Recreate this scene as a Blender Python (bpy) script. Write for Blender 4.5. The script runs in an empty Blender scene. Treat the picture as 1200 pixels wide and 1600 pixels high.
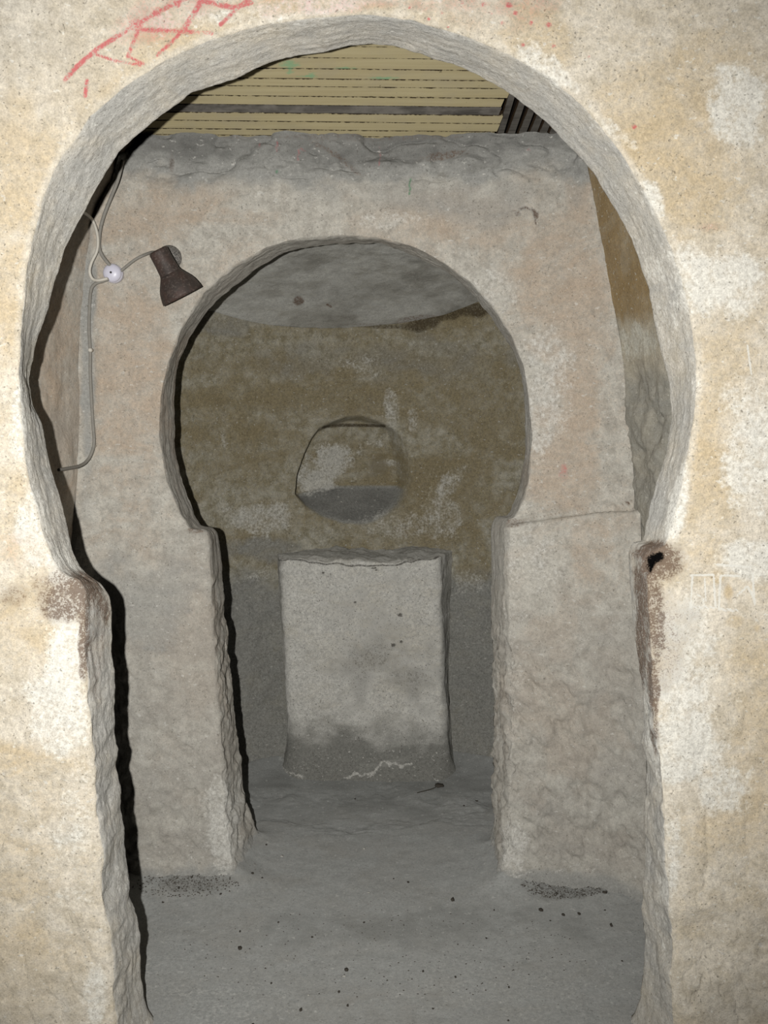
import bpy, bmesh, math, random
import numpy as np
from mathutils import Vector

# ------------------------------------------------------------------ camera, world, flash, exposure
FPX = 1500.0
PITCH = math.radians(6.09)
EYE = 1.6
scene = bpy.context.scene
COL = scene.collection

cam_data = bpy.data.cameras.new('camera')
cam_data.sensor_fit = 'VERTICAL'
cam_data.sensor_height = 36.0
cam_data.lens = FPX / 1600.0 * 36.0
cam_data.clip_start = 0.02
cam = bpy.data.objects.new('camera', cam_data)
cam.location = (0, 0, EYE)
cam.rotation_euler = (math.pi / 2 - PITCH, 0, 0)
COL.objects.link(cam)
scene.camera = cam

world = bpy.data.worlds.new('world')
world.use_nodes = True
world.node_tree.nodes['Background'].inputs[0].default_value = (1.0, 0.75, 0.55, 1)
world.node_tree.nodes['Background'].inputs[1].default_value = 0.004
scene.world = world

fl = bpy.data.lights.new('flash', 'SPOT')           # the camera's own flash, beside the lens
fl.energy = 330.0
fl.color = (1.0, 0.985, 0.95)
fl.shadow_soft_size = 0.012
fl.spot_size = math.radians(98)
fl.spot_blend = 1.0
flash = bpy.data.objects.new('flash', fl)
flash.location = (-0.15, 0.02, EYE + 0.01)
flash.rotation_euler = (math.pi / 2 - PITCH + 0.03, 0, 0.02)
COL.objects.link(flash)

vs = scene.view_settings
vs.view_transform = 'Standard'
vs.look = 'None'
vs.gamma = 1.0
vs.use_curve_mapping = False
vs.exposure = 0.0
scene.cycles.diffuse_bounces = 1

# ------------------------------------------------------------------ geometry of the picture: pixels measured on the photograph -> points
CP, SP = math.cos(PITCH), math.sin(PITCH)

def rays(uv):
    uv = np.asarray(uv, float)
    x = (uv[..., 0] - 600) / FPX
    y = (800 - uv[..., 1]) / FPX
    return np.stack([x, CP + y * SP, -SP + y * CP], -1)

def on_depth(uv, Y):
    d = rays(uv)
    t = Y / d[..., 1]
    return np.stack([d[..., 0] * t, d[..., 1] * t, EYE + d[..., 2] * t], -1)

def on_slope(uv, z0, y0, k):                         # plane z = z0 + k*(y-y0)
    d = rays(uv)
    t = (z0 - k * y0 - EYE) / (d[..., 2] - k * d[..., 1])
    return np.stack([d[..., 0] * t, d[..., 1] * t, EYE + d[..., 2] * t], -1)

def on_floor(uv):
    return on_slope(uv, 0.0, 0.0, 0.0)

def project(P):
    x = P[..., 0]; y = P[..., 1]; z = P[..., 2] - EYE
    f = np.maximum(y * CP - z * SP, 0.05)
    u = y * SP + z * CP
    return 600 + FPX * x / f, 800 - FPX * u / f

# ------------------------------------------------------------------ noise
def _hash(ix, iy, iz, seed):
    h = (ix.astype(np.uint32) * np.uint32(374761393) + iy.astype(np.uint32) * np.uint32(668265263)
         + iz.astype(np.uint32) * np.uint32(2147483647) + np.uint32(seed * 974711 + 13))
    h = (h ^ (h >> np.uint32(13))) * np.uint32(1274126177)
    h = (h ^ (h >> np.uint32(15))) * np.uint32(2246822519)
    h = h ^ (h >> np.uint32(16))
    return h.astype(np.float32) / np.float32(4294967295.0)

def vnoise(P, seed=0):
    P = np.asarray(P, np.float32)
    i = np.floor(P); f = P - i; f = f * f * f * (f * (f * 6 - 15) + 10)
    i = i.astype(np.int64) + 10000
    X, Y, Z = i[..., 0], i[..., 1], i[..., 2]
    fx, fy, fz = f[..., 0], f[..., 1], f[..., 2]
    def c(a, b, d): return _hash(X + a, Y + b, Z + d, seed)
    x00 = c(0,0,0) * (1-fx) + c(1,0,0) * fx
    x10 = c(0,1,0) * (1-fx) + c(1,1,0) * fx
    x01 = c(0,0,1) * (1-fx) + c(1,0,1) * fx
    x11 = c(0,1,1) * (1-fx) + c(1,1,1) * fx
    return ((x00 * (1-fy) + x10 * fy) * (1-fz) + (x01 * (1-fy) + x11 * fy) * fz) * 2 - 1

def fbm(P, scale, octaves=4, seed=0, gain=0.5):
    P = np.asarray(P, np.float32) * np.asarray(scale, np.float32)
    out = 0.0; a = 1.0; tot = 0.0
    for k in range(octaves):
        out = out + a * vnoise(P + 17.3 * k, seed + k); tot += a
        a *= gain; P = P * 2.03
    return out / tot * 1.6

def sstep(a, b, x):
    t = np.clip((x - a) / (b - a), 0, 1)
    return t * t * (3 - 2 * t)

# ------------------------------------------------------------------ marks laid on the stone (stains, lime, soot, paint, painted crease shade)
def blob(U, V, W, cx, cy, rx, ry, ang=0, soft=0.5, warp=0.75):
    a = math.radians(ang); du = U - cx; dv = V - cy
    p = (du * math.cos(a) + dv * math.sin(a)) / rx
    q = (-du * math.sin(a) + dv * math.cos(a)) / ry
    r = np.sqrt(p * p + q * q) + W * warp
    return 1 - sstep(1 - soft, 1 + soft, r)

def line_dist(U, V, pts):
    d = np.full(U.shape, 1e6)
    for (x0, y0), (x1, y1) in zip(pts[:-1], pts[1:]):
        ex, ey = x1 - x0, y1 - y0
        t = np.clip(((U - x0) * ex + (V - y0) * ey) / (ex * ex + ey * ey + 1e-9), 0, 1)
        d = np.minimum(d, np.hypot(U - x0 - t * ex, V - y0 - t * ey))
    return d

def stroke(U, V, pts, w, soft=1.5):
    return 1 - sstep(w - soft * 0.5, w + soft, line_dist(U, V, pts))

def poly_sdf(U, V, poly):                            # positive inside
    d = line_dist(U, V, poly + poly[:1])
    inside = np.zeros(U.shape, bool)
    n = len(poly)
    for i in range(n):
        x0, y0 = poly[i]; x1, y1 = poly[(i + 1) % n]
        c = ((y0 > V) != (y1 > V)) & (U < (x1 - x0) * (V - y0) / (y1 - y0 + 1e-9) + x0)
        inside ^= c
    return np.where(inside, d, -d)

def vmax(*a):
    o = a[0]
    for b in a[1:]: o = np.maximum(o, b)
    return o

# ------------------------------------------------------------------ mesh helpers
def srgb(r, g, b):
    f = lambda c: (c / 255 / 12.92) if c / 255 <= 0.04045 else ((c / 255 + 0.055) / 1.055) ** 2.4
    return (f(r), f(g), f(b), 1.0)

def new_obj(name, mesh, mat=None, parent=None):
    o = bpy.data.objects.new(name, mesh)
    COL.objects.link(o)
    if mat: mesh.materials.append(mat)
    if parent: o.parent = parent
    return o

def grid_mesh(name, P, mat, mask=None, paint=None, parent=None):
    nu, nv = P.shape[:2]
    me = bpy.data.meshes.new(name)
    idx = np.arange(nu * nv).reshape(nu, nv)
    q = np.stack([idx[:-1, :-1], idx[1:, :-1], idx[1:, 1:], idx[:-1, 1:]], -1).reshape(-1, 4)
    nf = len(q)
    me.vertices.add(nu * nv)
    me.vertices.foreach_set('co', P.reshape(-1).astype(np.float32))
    me.loops.add(nf * 4)
    me.loops.foreach_set('vertex_index', q.reshape(-1).astype(np.int32))
    me.polygons.add(nf)
    me.polygons.foreach_set('loop_start', (np.arange(nf) * 4).astype(np.int32))
    me.polygons.foreach_set('loop_total', np.full(nf, 4, np.int32))
    me.polygons.foreach_set('use_smooth', np.ones(nf, bool))
    me.update(calc_edges=True)
    for nm, arr in (('mask', mask), ('paint', paint)):
        if arr is not None:
            at = me.attributes.new(nm, 'FLOAT_COLOR', 'POINT')
            at.data.foreach_set('color', arr.reshape(-1).astype(np.float32))
    return new_obj(name, me, mat, parent)

def grid_normals(P):
    du = np.gradient(P, axis=0); dv = np.gradient(P, axis=1)
    n = np.cross(du, dv)
    return n / (np.linalg.norm(n, axis=-1, keepdims=True) + 1e-12)

def rgba(a, b, c, d=None):
    s = np.broadcast(a, b, c).shape
    z = np.zeros(s)
    return np.stack([z + a, z + b, z + c, z + (0 if d is None else d)], -1)

def resample(poly, n):
    p = np.asarray(poly, float)
    L = np.concatenate([[0], np.cumsum(np.hypot(*np.diff(p, axis=0).T))])
    s = np.linspace(0, L[-1], n)
    return np.stack([np.interp(s, L, p[:, 0]), np.interp(s, L, p[:, 1])], -1)

def outline(parts_f, parts_b, counts, smooth):
    """matching resampled front and back outlines, joined stretch by stretch"""
    F, B = [], []
    for k, n in enumerate(counts):
        f = resample(parts_f[k], n); b = resample(parts_b[k], n)
        if k: f = f[1:]; b = b[1:]
        F.append(f); B.append(b)
    F = np.concatenate(F); B = np.concatenate(B)
    for _ in range(smooth):
        for A in (F, B):
            A[1:-1] = 0.25 * A[:-2] + 0.5 * A[1:-1] + 0.25 * A[2:]
    return F, B

def ray_to_poly(c, pts, poly):
    """where the ray from c through each point meets the polygon"""
    d = pts - c
    best = np.full(len(pts), 1e9)
    poly = np.asarray(poly, float)
    for i in range(len(poly)):
        a = poly[i]; e = poly[(i + 1) % len(poly)] - a
        den = d[:, 0] * e[1] - d[:, 1] * e[0]
        den = np.where(np.abs(den) < 1e-9, 1e-9, den)
        w = a - c
        t = (w[0] * e[1] - w[1] * e[0]) / den
        s = (w[0] * d[:, 1] - w[1] * d[:, 0]) / den
        ok = (t > 0) & (s >= -1e-6) & (s <= 1 + 1e-6)
        best = np.where(ok & (t < best), t, best)
    return c + d * best[:, None]

def round_edge(P, j, half, iters):
    lo, hi = j - half, j + half
    for _ in range(iters):
        P[:, lo:hi] = 0.25 * P[:, lo-1:hi-1] + 0.5 * P[:, lo:hi] + 0.25 * P[:, lo+1:hi+1]

# ------------------------------------------------------------------ materials
class NT:
    def __init__(self, name):
        self.mat = bpy.data.materials.new(name); self.mat.use_nodes = True
        self.t = self.mat.node_tree; self.t.nodes.clear()
        self.out = self.t.nodes.new('ShaderNodeOutputMaterial')
        self.co = self.t.nodes.new('ShaderNodeTexCoord').outputs['Object']
    def n(self, kind, **kw):
        nd = self.t.nodes.new(kind)
        for k, v in kw.items(): setattr(nd, k, v)
        return nd
    def link(self, a, b): self.t.links.new(a, b)
    def val(self, sock, v):
        if isinstance(v, bpy.types.NodeSocket): self.link(v, sock)
        else: sock.default_value = v
    def scaled(self, sx, sy, sz, rot=(0, 0, 0)):
        m = self.n('ShaderNodeMapping'); self.link(self.co, m.inputs[0])
        m.inputs['Rotation'].default_value = rot
        m.inputs['Scale'].default_value = (sx, sy, sz)
        return m.outputs[0]
    def noise(self, scale, detail=4, rough=0.55, vec=None, dist=0.0):
        nd = self.n('ShaderNodeTexNoise'); self.link(vec or self.co, nd.inputs['Vector'])
        nd.inputs['Scale'].default_value = scale; nd.inputs['Detail'].default_value = detail
        nd.inputs['Roughness'].default_value = rough; nd.inputs['Distortion'].default_value = dist
        return nd.outputs['Fac']
    def math(self, op, a, b=0.0, clamp=False):
        nd = self.n('ShaderNodeMath', operation=op, use_clamp=clamp)
        self.val(nd.inputs[0], a); self.val(nd.inputs[1], b)
        return nd.outputs[0]
    def ramp(self, x, lo, hi, a=0.0, b=1.0):
        nd = self.n('ShaderNodeMapRange', interpolation_type='SMOOTHSTEP')
        self.val(nd.inputs['Value'], x)
        nd.inputs['From Min'].default_value = lo; nd.inputs['From Max'].default_value = hi
        nd.inputs['To Min'].default_value = a; nd.inputs['To Max'].default_value = b
        return nd.outputs[0]
    def mix(self, f, a, b, mode='MIX'):
        nd = self.n('ShaderNodeMix', data_type='RGBA', blend_type=mode)
        self.val(nd.inputs[0], f); self.val(nd.inputs[6], a); self.val(nd.inputs[7], b)
        return nd.outputs[2]
    def attr(self, name):
        nd = self.n('ShaderNodeAttribute', attribute_name=name)
        s = self.n('ShaderNodeSeparateColor'); self.link(nd.outputs['Color'], s.inputs[0])
        return s.outputs[0], s.outputs[1], s.outputs[2], nd.outputs['Alpha']
    def bump(self, h, strength, dist):
        nd = self.n('ShaderNodeBump'); self.link(h, nd.inputs['Height'])
        nd.inputs['Strength'].default_value = strength; nd.inputs['Distance'].default_value = dist
        return nd.outputs[0]
    def diffuse(self, col, normal=None, rough=1.0):
        nd = self.n('ShaderNodeBsdfDiffuse'); self.val(nd.inputs['Color'], col)
        nd.inputs['Roughness'].default_value = rough
        if normal is not None: self.link(normal, nd.inputs['Normal'])
        self.link(nd.outputs[0], self.out.inputs[0])
        return self.mat
    def principled(self, col, rough, normal=None, metallic=0.0, spec=0.5):
        nd = self.n('ShaderNodeBsdfPrincipled'); self.val(nd.inputs['Base Color'], col)
        self.val(nd.inputs['Roughness'], rough); nd.inputs['Metallic'].default_value = metallic
        nd.inputs['Specular IOR Level'].default_value = spec
        if normal is not None: self.link(normal, nd.inputs['Normal'])
        self.link(nd.outputs[0], self.out.inputs[0])
        return self.mat

def stone(name, base, base2, tan, white, grey, pit=0.35, mottling=0.35, bump=0.5, streak=None, soot_and_shade=(104, 82, 66)):
    m = NT(name)
    a_tan, a_white, a_grey, _ = m.attr('mask')
    p_red, p_green, p_soot_and_shade, p_lime = m.attr('paint')
    n1 = m.noise(5.5, 9, 0.66, m.scaled(0.8, 1, 1.7), 0.8)
    n2 = m.noise(23, 7, 0.62)
    n3 = m.noise(95, 5, 0.65)
    n4 = m.noise(260, 3, 0.6)
    col = m.mix(m.ramp(n2, 0.35, 0.68), base, base2)
    j = m.math('ADD', m.math('MULTIPLY', m.math('SUBTRACT', n1, 0.5), 2.0), m.math('MULTIPLY', m.math('SUBTRACT', n3, 0.5), 0.7))
    col = m.mix(m.math('MULTIPLY', m.ramp(m.math('ADD', a_tan, j), -0.1, 1.25), 0.95), col, tan)
    col = m.mix(m.ramp(m.math('ADD', a_grey, m.math('MULTIPLY', j, 0.6)), 0.1, 0.95), col, grey)
    j2 = m.math('ADD', m.math('MULTIPLY', m.math('SUBTRACT', n2, 0.5), 1.5), m.math('MULTIPLY', m.math('SUBTRACT', n3, 0.5), 1.3))
    col = m.mix(m.math('MULTIPLY', m.ramp(m.math('ADD', a_grey, m.math('MULTIPLY', j, 0.3)), 1.0, 1.6), 0.8), col, tuple(x * 0.5 for x in srgb(*[116, 115, 112])[:3]) + (1,))
    col = m.mix(m.math('MULTIPLY', m.ramp(m.math('ADD', a_white, j2), 0.25, 1.0), 0.85), col, white)
    # pale flecks and dark pores of the tuff
    col = m.mix(m.ramp(m.noise(60, 3, 0.5, m.scaled(1, 1, 1.6, (0.3, 0.5, 0.2))), 0.64, 0.72, 0, 0.6), col, white)
    col = m.mix(m.math('MULTIPLY', m.ramp(m.noise(150, 2, 0.5), 0.36, 0.27), pit), col, srgb(70, 62, 52))
    shade = m.math('ADD', m.math('MULTIPLY', m.math('SUBTRACT', n3, 0.5), mottling * 2.6), m.math('MULTIPLY', m.math('SUBTRACT', n4, 0.5), mottling * 2.2))
    shade = m.math('ADD', shade, 1.0)
    cc = m.n('ShaderNodeCombineColor')
    for k in range(3): m.link(shade, cc.inputs[k])
    col = m.mix(1.0, col, cc.outputs[0], 'MULTIPLY')
    # soot and painted crease shade, limewash scratches and paint
    js = m.math('ADD', m.math('MULTIPLY', m.math('SUBTRACT', n3, 0.5), 2.6), m.math('MULTIPLY', m.math('SUBTRACT', n4, 0.5), 2.6))
    col = m.mix(m.ramp(m.math('ADD', p_soot_and_shade, m.math('MULTIPLY', js, p_soot_and_shade)), 0.2, 0.85, 0.0, 0.85), col, srgb(*soot_and_shade))
    col = m.mix(m.ramp(m.math('ADD', m.math('SUBTRACT', p_soot_and_shade, 1.15), m.math('MULTIPLY', js, 0.4)), 0.05, 0.5), col, srgb(14, 13, 13))
    col = m.mix(m.math('MULTIPLY', m.ramp(m.math('ADD', p_lime, m.math('MULTIPLY', js, 0.35)), 0.3, 0.8), 0.85), col, white)
    col = m.mix(m.math('MULTIPLY', m.ramp(m.math('ADD', p_red, m.math('MULTIPLY', m.math('ADD', js, m.math('MULTIPLY', m.math('SUBTRACT', n2, 0.55), 2.5)), p_red)), 0.1, 1.2), 0.85), col, srgb(205, 98, 104))
    col = m.mix(m.math('MULTIPLY', m.ramp(m.math('ADD', p_green, m.math('MULTIPLY', js, p_green)), 0.2, 0.9), 0.7), col, srgb(70, 140, 96))
    h = m.math('ADD', m.math('MULTIPLY', n3, 0.6), m.math('MULTIPLY', n4, 0.25))
    if streak:
        h = m.math('ADD', h, m.math('MULTIPLY', m.noise(1.0, 4, 0.6, m.scaled(*streak)), 1.0))
    return m.diffuse(col, m.bump(h, bump, 0.008), 0.3)

M_front = stone('limewashed_tuff', srgb(223, 215, 200), srgb(203, 193, 174), srgb(204, 185, 151), srgb(231, 229, 221), srgb(190, 188, 182), pit=0.5, bump=0.7)
M_middle = stone('pinkish_tuff', srgb(202, 198, 188), srgb(177, 172, 162), srgb(190, 172, 152), srgb(216, 214, 207), srgb(166, 165, 160), pit=0.45, mottling=0.3)
M_apse = stone('olive_stained_tuff', srgb(182, 178, 164), srgb(144, 137, 116), srgb(143, 131, 103), srgb(198, 196, 188), srgb(148, 147, 141), pit=0.5, mottling=0.5, soot_and_shade=(66, 56, 42))
M_vault = stone('grey_tuff_vault', srgb(192, 191, 184), srgb(182, 181, 175), srgb(174, 165, 142), srgb(186, 184, 176), srgb(130, 128, 122), pit=0.4)
M_altar = stone('pale_porous_tuff', srgb(214, 212, 205), srgb(202, 200, 193), srgb(198, 190, 172), srgb(226, 224, 217), srgb(140, 139, 133), pit=0.75, mottling=0.45, soot_and_shade=(84, 80, 74))
M_floor = stone('trodden_grey_dust', srgb(176, 177, 174), srgb(166, 167, 164), srgb(164, 161, 154), srgb(200, 200, 195), srgb(140, 141, 138), pit=0.45, mottling=0.25, bump=0.3, soot_and_shade=(80, 76, 70))

def nz(P): return fbm(P, 6.5, 6, 50, 0.62)

def ridged(P, scale, octaves=2, seed=0, power=7):
    return np.clip(1 - np.abs(fbm(P, scale, octaves, seed)) * 1.3, 0, 1) ** power

# ------------------------------------------------------------------ front wall with its horseshoe arch
D1, D1B = 2.19, 2.385
C1 = np.array([545.0, 720.0])
F1 = [[(196, 1760), (182, 1600), (172, 1500), (163, 1400), (152, 1290), (146, 1200), (138, 1090), (134, 1000), (132, 945), (131, 922)],
      [(131, 922), (120, 906), (102, 899), (88, 886)],
      [(88, 886), (68, 838), (52, 780), (40, 720), (33, 650), (31, 590), (33, 520), (39, 440), (49, 375), (68, 305), (98, 240),
       (142, 178), (200, 130), (262, 92), (330, 60), (420, 36), (500, 25), (560, 22)],
      [(560, 22), (640, 29), (720, 52), (800, 86), (862, 122), (922, 176), (970, 238), (1010, 300), (1042, 362), (1065, 430),
       (1080, 490), (1088, 560), (1087, 630), (1077, 700), (1064, 765), (1052, 815), (1046, 842)],
      [(1046, 842), (1040, 854), (1022, 862), (1013, 876)],
      [(1013, 876), (1012, 900), (1012, 960), (1017, 1054), (1026, 1148), (1032, 1232), (1042, 1337), (1049, 1442), (1052, 1547), (1054, 1760)]]
B1 = [[(236, 1760), (230, 1590), (222, 1500), (219, 1440), (205, 1400), (199, 1340), (192, 1260), (185, 1200), (180, 1090), (178, 1000), (178, 954), (172, 928)],
      [(172, 928), (160, 912), (146, 902), (128, 885)],
      [(128, 885), (120, 872), (102, 800), (96, 770), (82, 733), (70, 673), (53, 637), (48, 597), (55, 547), (72, 507), (88, 443), (105, 395),
       (145, 320), (190, 240), (245, 195), (305, 150), (370, 130), (425, 102), (500, 87), (545, 72)],
      [(545, 72), (610, 75), (665, 90), (720, 107), (792, 147), (850, 195), (885, 232), (920, 270), (941, 304), (969, 349), (991, 401),
       (1010, 457), (1025, 532), (1040, 600), (1046, 652), (1038, 705), (1019, 765), (1008, 815), (1006, 832)],
      [(1006, 832), (1000, 843), (986, 847), (980, 862)],
      [(980, 862), (983, 910), (987, 970), (996, 1040), (1002, 1096), (1006, 1160), (1007, 1232), (1005, 1337), (1002, 1495), (997, 1574), (994, 1760)]]
f1, b1 = outline(F1, B1, [300, 40, 430, 430, 40, 300], 4)
ns = len(f1)
NB, NS, NF = 5, 36, 190
g = np.linspace(0, 1, NF + 1)[1:]
rad = 380 * g + 720 * g ** 4                          # distance from the edge in pixels
dirs = f1 - C1
dirs /= np.linalg.norm(dirs, axis=1, keepdims=True)
face_px = f1[:, None] + dirs[:, None] * rad[None, :, None]
face = on_depth(face_px, D1)
Pf, Pb = on_depth(f1, D1), on_depth(b1, D1B)
w = np.linspace(0, 1, NS)[None, :, None]
soff = Pb[:, None] * (1 - w) + Pf[:, None] * w
kb = np.linspace(1, 0, NB + 1)[:-1]
backdir = b1 - C1; backdir /= np.linalg.norm(backdir, axis=1, keepdims=True)
back = on_depth(b1[:, None] + backdir[:, None] * (kb * 600)[None, :, None], D1B)
P = np.concatenate([back, soff, face], 1)
jf = NB + NS - 1
round_edge(P, jf, 9, 14)
round_edge(P, NB + 1, 4, 3)
# the wall leans forward into a vault above, strongest towards the upper corners
U0, V0 = project(P)
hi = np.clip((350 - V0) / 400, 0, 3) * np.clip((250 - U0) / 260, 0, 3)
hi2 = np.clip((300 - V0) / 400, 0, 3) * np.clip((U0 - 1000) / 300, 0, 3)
isf = np.zeros(P.shape[1]); isf[jf + 2:] = sstep(0, 60, rad[1:])
P[..., 1] -= (0.16 * hi + 0.07 * hi2) * isf
low = sstep(905, 915, V0 + 0 * U0) * (U0 < 400)
P[..., 1] -= 0.008 * low * isf
lowr = sstep(868, 880, V0) * (U0 > 600) * (1 - sstep(1050, 1110, U0))
P[..., 1] -= 0.006 * lowr * isf
N = grid_normals(P)
W = nz(P)
soffit = np.zeros(P.shape[1]); soffit[NB:jf] = 1
jamb = sstep(930, 1100, V0)
amp = 0.0035 + 0.004 * jamb + 0.006 * np.clip(hi, 0, 1) + 0.003 * sstep(1300, 1550, V0)
d = fbm(P, 9, 5, 1) * amp + fbm(P, 45, 3, 7) * 0.0010
d += soffit * fbm(P, (26, 5, 26), 4, 21) * 0.003 * (0.6 + jamb)
d += np.clip(hi, 0, 1.2) * np.minimum(fbm(P, (32, 32, 18), 3, 31), 0.1) * 0.022
hole = blob(U0, V0, 0 * W, 1015, 881, 8, 14, 10, 0.5) + 0.75 * blob(U0, V0, W, 1030, 871, 14, 8, -20, 0.6)
d -= (0.004 * jamb + 0.003 * sstep(1350, 1560, V0)) * ridged(P, (11, 11, 8), 4, 301, 5) * isf
d *= 0.4 + 0.6 * sstep(0.0, 0.15, P[..., 2])
d += 0.025 * np.exp(-np.maximum(P[..., 2], 0) / 0.04)
sidx = np.arange(ns)[:, None] + 0 * U0; vidx = np.arange(P.shape[1])[None, :] + 0 * U0
grain = fbm(np.stack([sidx * 0.035, vidx * 0.42, 0 * U0], -1), 1.0, 4, 311)
d += soffit * grain * 0.0013
d -= 0.014 * hole
d -= 0.0025 * stroke(U0, V0, [(0, 908), (40, 906), (120, 908)], 3, 3) * isf
P = P + N * d[..., None]
U, V = project(P)
faceid = np.zeros(P.shape[1]); faceid[jf + 1:] = 1
B = lambda *a, **k: blob(U, V, W, *a, **k)
tan = vmax(0.15 + 0 * U, 0.9 * B(190, 150, 110, 60, -40), 0.8 * B(40, 260, 60, 120), 0.8 * B(330, 60, 140, 35, -22), 0.6 * B(560, 12, 160, 16),
           0.8 * B(850, 90, 70, 60), 0.9 * B(1000, 180, 130, 80, 35), 0.75 * B(1120, 130, 90, 90), 0.9 * B(1090, 330, 110, 60, 20),
           0.6 * B(1130, 560, 70, 120), 0.8 * B(1110, 780, 55, 120), 0.6 * B(1180, 1040, 50, 90), 0.6 * B(60, 960, 110, 60),
           0.7 * B(60, 1190, 110, 35), 0.6 * B(1150, 1240, 70, 160, 20), 0.5 * B(40, 1370, 110, 60), 0.55 * B(30, 1500, 60, 70), 0.5 * B(30, 800, 40, 70), 0.7 * B(15, 480, 25, 140))
tan = 0.85 * tan * faceid * sstep(jf, jf + 8, np.arange(P.shape[1]))
wht = vmax(0.6 * B(470, 14, 200, 14, -6), 0.9 * B(1160, 160, 50, 60), 0.9 * B(1120, 430, 90, 70), 0.8 * B(1180, 700, 50, 130), 0.9 * B(1060, 790, 18, 60, 15),
           0.9 * B(1170, 880, 60, 40), 0.7 * B(1060, 1000, 50, 80), 0.9 * B(1070, 1130, 70, 110), 0.8 * B(1120, 1240, 50, 50), 0.8 * B(1050, 1350, 25, 110),
           0.9 * B(105, 1000, 34, 130), 0.8 * B(100, 1130, 60, 70), 0.6 * B(110, 1300, 50, 120), 0.7 * B(30, 640, 20, 90), 0.7 * B(50, 820, 25, 60),
           0.85 * B(880, 120, 60, 22, 35), 0.8 * B(1025, 320, 30, 14, 60), 0.6 * B(955, 200, 40, 14, 45), 0.6 * B(1088, 600, 14, 22), 0.7 * B(150, 1540, 20, 60), soffit * np.clip(grain * 0.6 - 0.1, 0, 0.4))
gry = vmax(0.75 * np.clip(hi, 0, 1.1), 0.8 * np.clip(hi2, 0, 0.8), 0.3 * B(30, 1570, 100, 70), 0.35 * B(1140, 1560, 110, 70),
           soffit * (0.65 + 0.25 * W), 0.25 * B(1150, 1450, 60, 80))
gry = gry * (1 - 0.0 * faceid)
soot_and_shade = vmax(0.95 * B(134, 916, 24, 22), 0.72 * B(105, 945, 55, 40, 10), 0.75 * B(132, 985, 12, 90), 0.42 * B(150, 1020, 16, 120),
            0.95 * B(1018, 862, 34, 16, -10), 0.75 * B(1040, 880, 40, 30), 0.7 * B(1022, 960, 20, 90, -3), 0.8 * B(1022, 1090, 9, 80, -4),
            0.75 * B(1002, 960, 10, 110), 0.4 * B(1035, 1000, 45, 90), 0.6 * B(1072, 1062, 4, 3, warp=0.1), 0.45 * B(20, 930, 30, 20)) + 1.2 * hole
red_strokes = [([(102, 124), (120, 104), (150, 78), (190, 52), (215, 38), (250, 16), (300, -6)], 2.6), ([(203, 36), (222, 46), (284, 49), (330, 52)], 2.4),
               ([(218, 44), (208, 66), (200, 88)], 2), ([(285, 48), (300, 26), (318, -4)], 3.4), ([(316, 1), (345, 8), (366, 12), (392, 4)], 3), ([(246, 86), (268, 66), (286, 47)], 2),
               ([(345, 38), (366, 18), (390, -4)], 2.2), ([(136, 126), (133, 150)], 2), ([(204, 90), (225, 100)], 1.2), ([(148, 84), (180, 95), (220, 102)], 1.0)]
red = 0 * U
for pts, wd in red_strokes: red = np.maximum(red, 1.0 * stroke(U, V, pts, wd * 1.25, 2.5))
for (x, y, r) in [(214, 40, 10), (246, 18, 6), (278, 8, 4), (722, 4, 3), (755, 6, 4), (795, 8, 4), (784, 36, 3), (805, 20, 3), (830, 36, 3), (857, 39, 4), (817, 70, 3), (865, 72, 3), (920, 89, 3),
                  (104, 123, 4), (670, 30, 3), (690, 20, 3), (640, 12, 2), (768, 22, 2), (700, 42, 2), (991, 198, 4)]:
    red = np.maximum(red, 0.85 * B(x, y, r, r, warp=0.3))
red = vmax(red, 0.32 * B(620, 6, 230, 22), 0.38 * B(250, 20, 110, 34, -25), 0.25 * B(1110, 355, 50, 14), 0.25 * B(25, 860, 40, 25), 0.2 * B(740, 25, 100, 25)) * faceid
lime = 0 * U
for pts, wd in [([(1079, 899), (1115, 898), (1118, 949), (1079, 949), (1082, 899)], 1.4), ([(1101, 905), (1103, 940)], 1.0), ([(1155, 900), (1133, 899), (1126, 900), (1123, 952), (1152, 954)], 1.6),
                ([(1176, 896), (1179, 944)], 1.5), ([(1121, 882), (1145, 884), (1172, 886)], 1.6), ([(1168, 540), (1174, 585)], 1.2), ([(1152, 930), (1168, 916), (1178, 935)], 1.4),
                ([(1090, 930), (1100, 936), (1098, 942)], 1.0)]:
    lime = np.maximum(lime, stroke(U, V, pts, wd, 1.6))
lime *= faceid
tan = np.maximum(tan, vmax(1.2 * B(1138, 925, 9, 18), B(1183, 982, 6, 6), B(1122, 900, 12, 14), 0.9 * B(1150, 970, 14, 10)) * faceid)
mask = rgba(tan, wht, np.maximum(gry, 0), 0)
paint = rgba(red, 0, np.clip(soot_and_shade, 0, 2), lime)
wall_front = grid_mesh('wall_front', P, M_front, mask, paint)

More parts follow.
